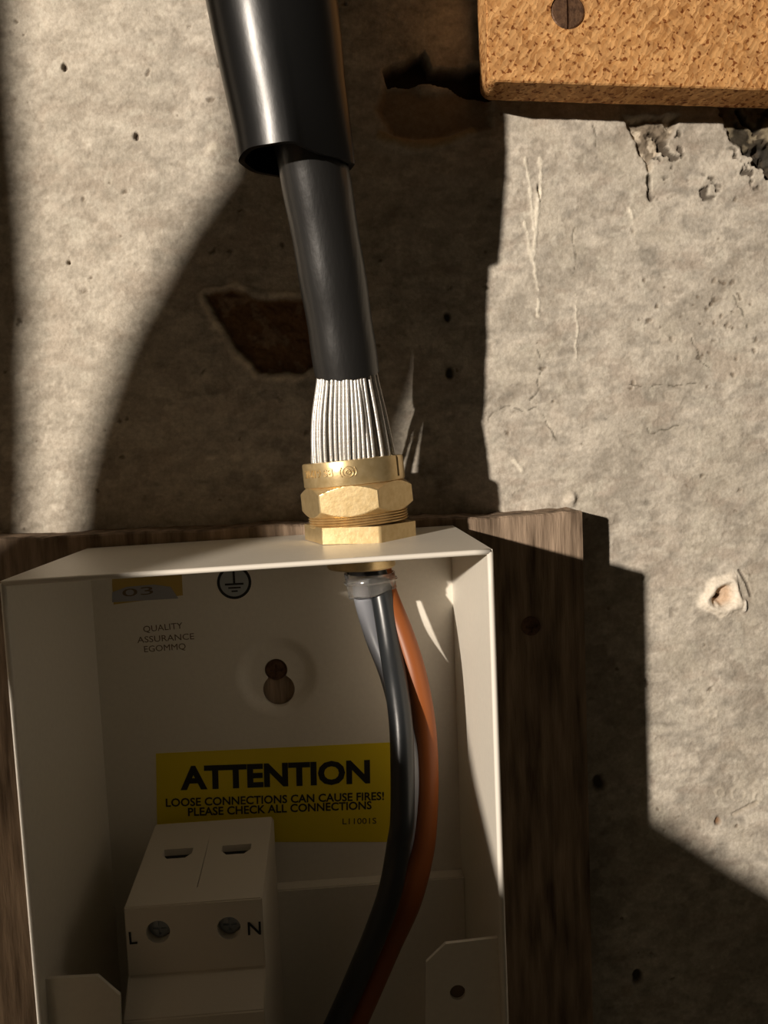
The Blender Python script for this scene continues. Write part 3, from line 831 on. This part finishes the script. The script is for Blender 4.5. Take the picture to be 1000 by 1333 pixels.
# (angle at sheath, angle at gland), degrees; 270 faces the camera, 180 is left
for k in range(6): wires.append((183+k*8.6, 196+k*6.6))
wires.append((238, 239.5))
for k in range(6): wires.append((248+k*6.9, 246.5+k*6.1))
wires += [(288, 283.5), (295, 290), (303, 297.5), (316, 314), (330, 328.5), (352, 352)]
wires += [(20, 15), (45, 42), (75, 70), (100, 98), (128, 125), (150, 150), (166, 172)]
for i, (a, b) in enumerate(wires):
    bm = bmesh.new(); rr = .56
    tube(bm, wire(D(a+wr.uniform(-1.2, 1.2)), D(b+wr.uniform(-.9, .9)), 8.3, 12.2+wr.uniform(-.3, .2), bow=.9 if i < 14 else .3), rr, 10)
    o = obj('armour_wire', bm, M['steel'], cab, smooth='all')
# three cores dropping through the enclosure
def core(pts, r, mt, label):
    bm = bmesh.new(); tube(bm, spline([at(*p) if len(p) == 3 and p[1] > 200 else Vector(p) for p in pts], 12), r, 24)
    return obj('core', bm, mt, cab, smooth='all', label=label)
core([(486, 735, -42), (497, 775, -43), (508, 840, -48), (517, 900, -55), (523, 960, -60), (524, 1060, -65), (519, 1100, -64), (508, 1160, -64), (489, 1215, -62), (468, 1265, -58), (446, 1315, -55), (415, 1380, -52), (385, 1440, -50)],
     3.35, M['core_black'], 'glossy dark grey insulated core')
core([(494, 735, -36), (504, 775, -41), (524, 825, -46), (541, 880, -50), (552, 940, -51.5), (556, 1000, -52), (555, 1060, -53), (550, 1110, -55), (534, 1172, -58), (508, 1230, -55), (482, 1290, -52), (458, 1345, -50), (425, 1420, -48)],
     3.35, M['core_brown'], 'brown insulated core')
core([(468, 735, -38), (474, 775, -37), (488, 825, -38), (509, 880, -43), (524, 940, -50), (530, 1000, -54.5), (528, 1060, -55), (518, 1130, -52), (500, 1190, -46), (470, 1260, -43), (440, 1330, -40), (400, 1420, -36)],
     3.35, M['core_grey'], 'pale grey insulated core behind the dark one')

# clear plastic sleeve below the locknut
slv = thing('plastic_sleeve', 'short clear plastic sleeve round the cores just below the gland', 'sleeve', (GX, GY, -8))
p0 = at(481, 745, GY-1); p1 = at(485, 770, GY-1)
dr = (p1-p0).normalized(); dr = Vector((dr.x, dr.y, dr.z))
bm = bmesh.new()
rng = random.Random(8)
n = 40; rings = []
for (r, t) in [(7.6, 0), (7.5, .5), (7.2, .95), (7.35, 1.0), (6.7, 1.0), (6.5, .9), (6.8, .5), (6.9, 0)]:
    ring = []
    for k in range(n):
        a = 2*math.pi*k/n; c = p0.lerp(p1, t)
        tilt = -.9*math.cos(a)*-1*t
        ring.append(bm.verts.new(c+Vector((r*math.cos(a), r*math.sin(a), tilt*1.6+(.25*math.sin(5*a) if t > .8 else 0)))))
    rings.append(ring)
for a, b in zip(rings, rings[1:]+[rings[0]]):
    for k in range(n): bm.faces.new((a[k], a[(k+1) % n], b[(k+1) % n], b[k]))
obj('sleeve', bm, M['clear'], slv, smooth='all')
bm = bmesh.new()
ring = [p0.lerp(p1, .42)+Vector((7.75*math.cos(a), 7.75*math.sin(a), .5*math.cos(a))) for a in [2*math.pi*k/36 for k in range(37)]]
tube(bm, ring, .35, 8); obj('raised_band', bm, M['clear'], slv, smooth='all')

# ------------------------------------------------------------------ black PVC shroud pulled up the cable
shr = thing('cable_shroud', 'large black plastic shroud slid up the cable at the top', 'shroud', (65, -48, 109))
def shroud():
    bm = bmesh.new(); n = 72
    rows = []                                # (left px, right px, y px, depth plane, squash)
    spec = [(311, 462, 210, -60, .55), (309, 461, 200, -60, .57), (306, 459, 180, -60.3, .62), (300, 455.5, 150, -61, .70), (290, 450, 105, -62, .80), (279, 446, 55, -63, .80), (268, 440, 0, -64, .80), (262, 433, -60, -65, .8), (268, 415, -120, -66, .85), (290, 400, -190, -67, .9), (285, 390, -420, -70, .9)]
    for l, r, v, y, s in spec:
        a, b = at(l, v+(4 if v < 300 else 0), y), at(r, v, y); c = (a+b)/2; R = (b-a).length/2
        rows.append((c, R, s))
    rings = []
    for i, (c, R, s) in enumerate(rows):
        ring = []
        for k in range(n):
            a = 2*math.pi*k/n
            lx = math.cos(a)
            crease = 0.0
            q = Vector((c.x+R*lx, c.y+R*max(s, .86)*math.sin(a) if math.sin(a) > 0 else c.y+R*(.86-(max(lx, 0)**.7)*max(0, .55-.1*i))*math.sin(a), c.z+(.7*math.cos(a)*-1.0+.25*math.sin(3*a+1)+.2*math.sin(7*a) if i == 0 else 0)))
            ring.append(q)
        rings.append(ring)
    V = [[bm.verts.new(q) for q in r] for r in rings]
    c0_, = [rows[0][0]]
    inn = []
    for i, r in enumerate(rings[:6]):
        c = rows[i][0]; inn.append([bm.verts.new(c+(q-c)*(1-1.6/rows[i][1])) for q in r])
    for a, b in zip(V, V[1:]):
        for k in range(n): bm.faces.new((a[k], a[(k+1) % n], b[(k+1) % n], b[k]))
    for k in range(n): bm.faces.new((V[0][k], V[0][(k+1) % n], inn[0][(k+1) % n], inn[0][k]))
    for a, b in zip(inn, inn[1:]):
        for k in range(n): bm.faces.new((a[k], a[(k+1) % n], b[(k+1) % n], b[k]))
    bm.faces.new(V[-1])
    return bm
obj('sleeve_body', shroud(), M['shroud'], shr, smooth=50)

# ------------------------------------------------------------------ unseen blockers added beside the camera to cast the soft shadows
def to_plane(xw, zw, y):
    """point on plane y on the line from the lamp to the wall point (xw, 0, zw)"""
    t = (y-LAMP.y)/(0-LAMP.y)
    return (LAMP.x+(xw-LAMP.x)*t, LAMP.z+(zw-LAMP.z)*t)
YO = -300.0
left_blocker = thing('left_shadow_blocker', 'unseen dark panel added left of the camera to block lamp light', 'left_blocker', (-430, YO-20, -500))
pts = [to_plane(*q, YO) for q in [(-16, 300)]+W2((8, -10), (13, 100), (19, 200), (27, 300), (34, 400), (28, 480), (30, 680))+[(-30, -60), (-38, -400), (-160, -400), (-160, 300)]]
bm = bmesh.new(); prism(bm, pts, YO-3, YO)
obj('left_blocker', bm, M['wood'], left_blocker)  # unseen panel added to shade the left margin of the wall
shaped_blocker = thing('shaped_shadow_blocker', 'unseen brown sheet added beside the camera, outline cut to shape the shadows', 'light_blocker', (-200, YO-2, -300))
poly = W2((97, 690), (102, 620), (116, 560), (166, 430), (238, 300), (292, 225), (300, 120))+[(56, 250), (120, 250), (119, 180), (117, 145), (115, 120), (114, 90), (113, 62), (109, 48), (104, 36), (101, 24), (97, 14), (84, 5), (70, -1), (88, -15), (101, -23), (113, -32), (126, -47), (137, -60),
        (159, -86), (184, -107), (213, -128), (240, -147), (290, -185), (290, -420), (82, -420), (82, -50), (30, -50), (30, -420), (-60, -420), (-60, -6), (-20, -4)]
bm = bmesh.new(); prism(bm, [to_plane(*q, YO-2) for q in poly], YO-5, YO-2)
obj('sheet', bm, M['blocker'], shaped_blocker)  # unseen sheet added, its outline drawn to cast the diagonal soft shadows

# unseen plate added left of the enclosure to shade its inside behind the rim
rim_blocker = thing('rim_shadow_blocker', 'unseen narrow cream plate added left of the enclosure to block lamp light', 'rim_blocker', (-24, -124, ZB))
def to_rim(xr, zr, y):
    t = (y-LAMP.y)/(YR-LAMP.y)
    return (LAMP.x+(xr-LAMP.x)*t, LAMP.z+(zr-LAMP.z)*t)
bm = bmesh.new()
prism(bm, [to_rim(*q, -123) for q in [(.7, -16), (23, -16), (23, -205), (1.85, -205)]], -123.8, -123)
obj('plate', bm, M['enamel'], rim_blocker)
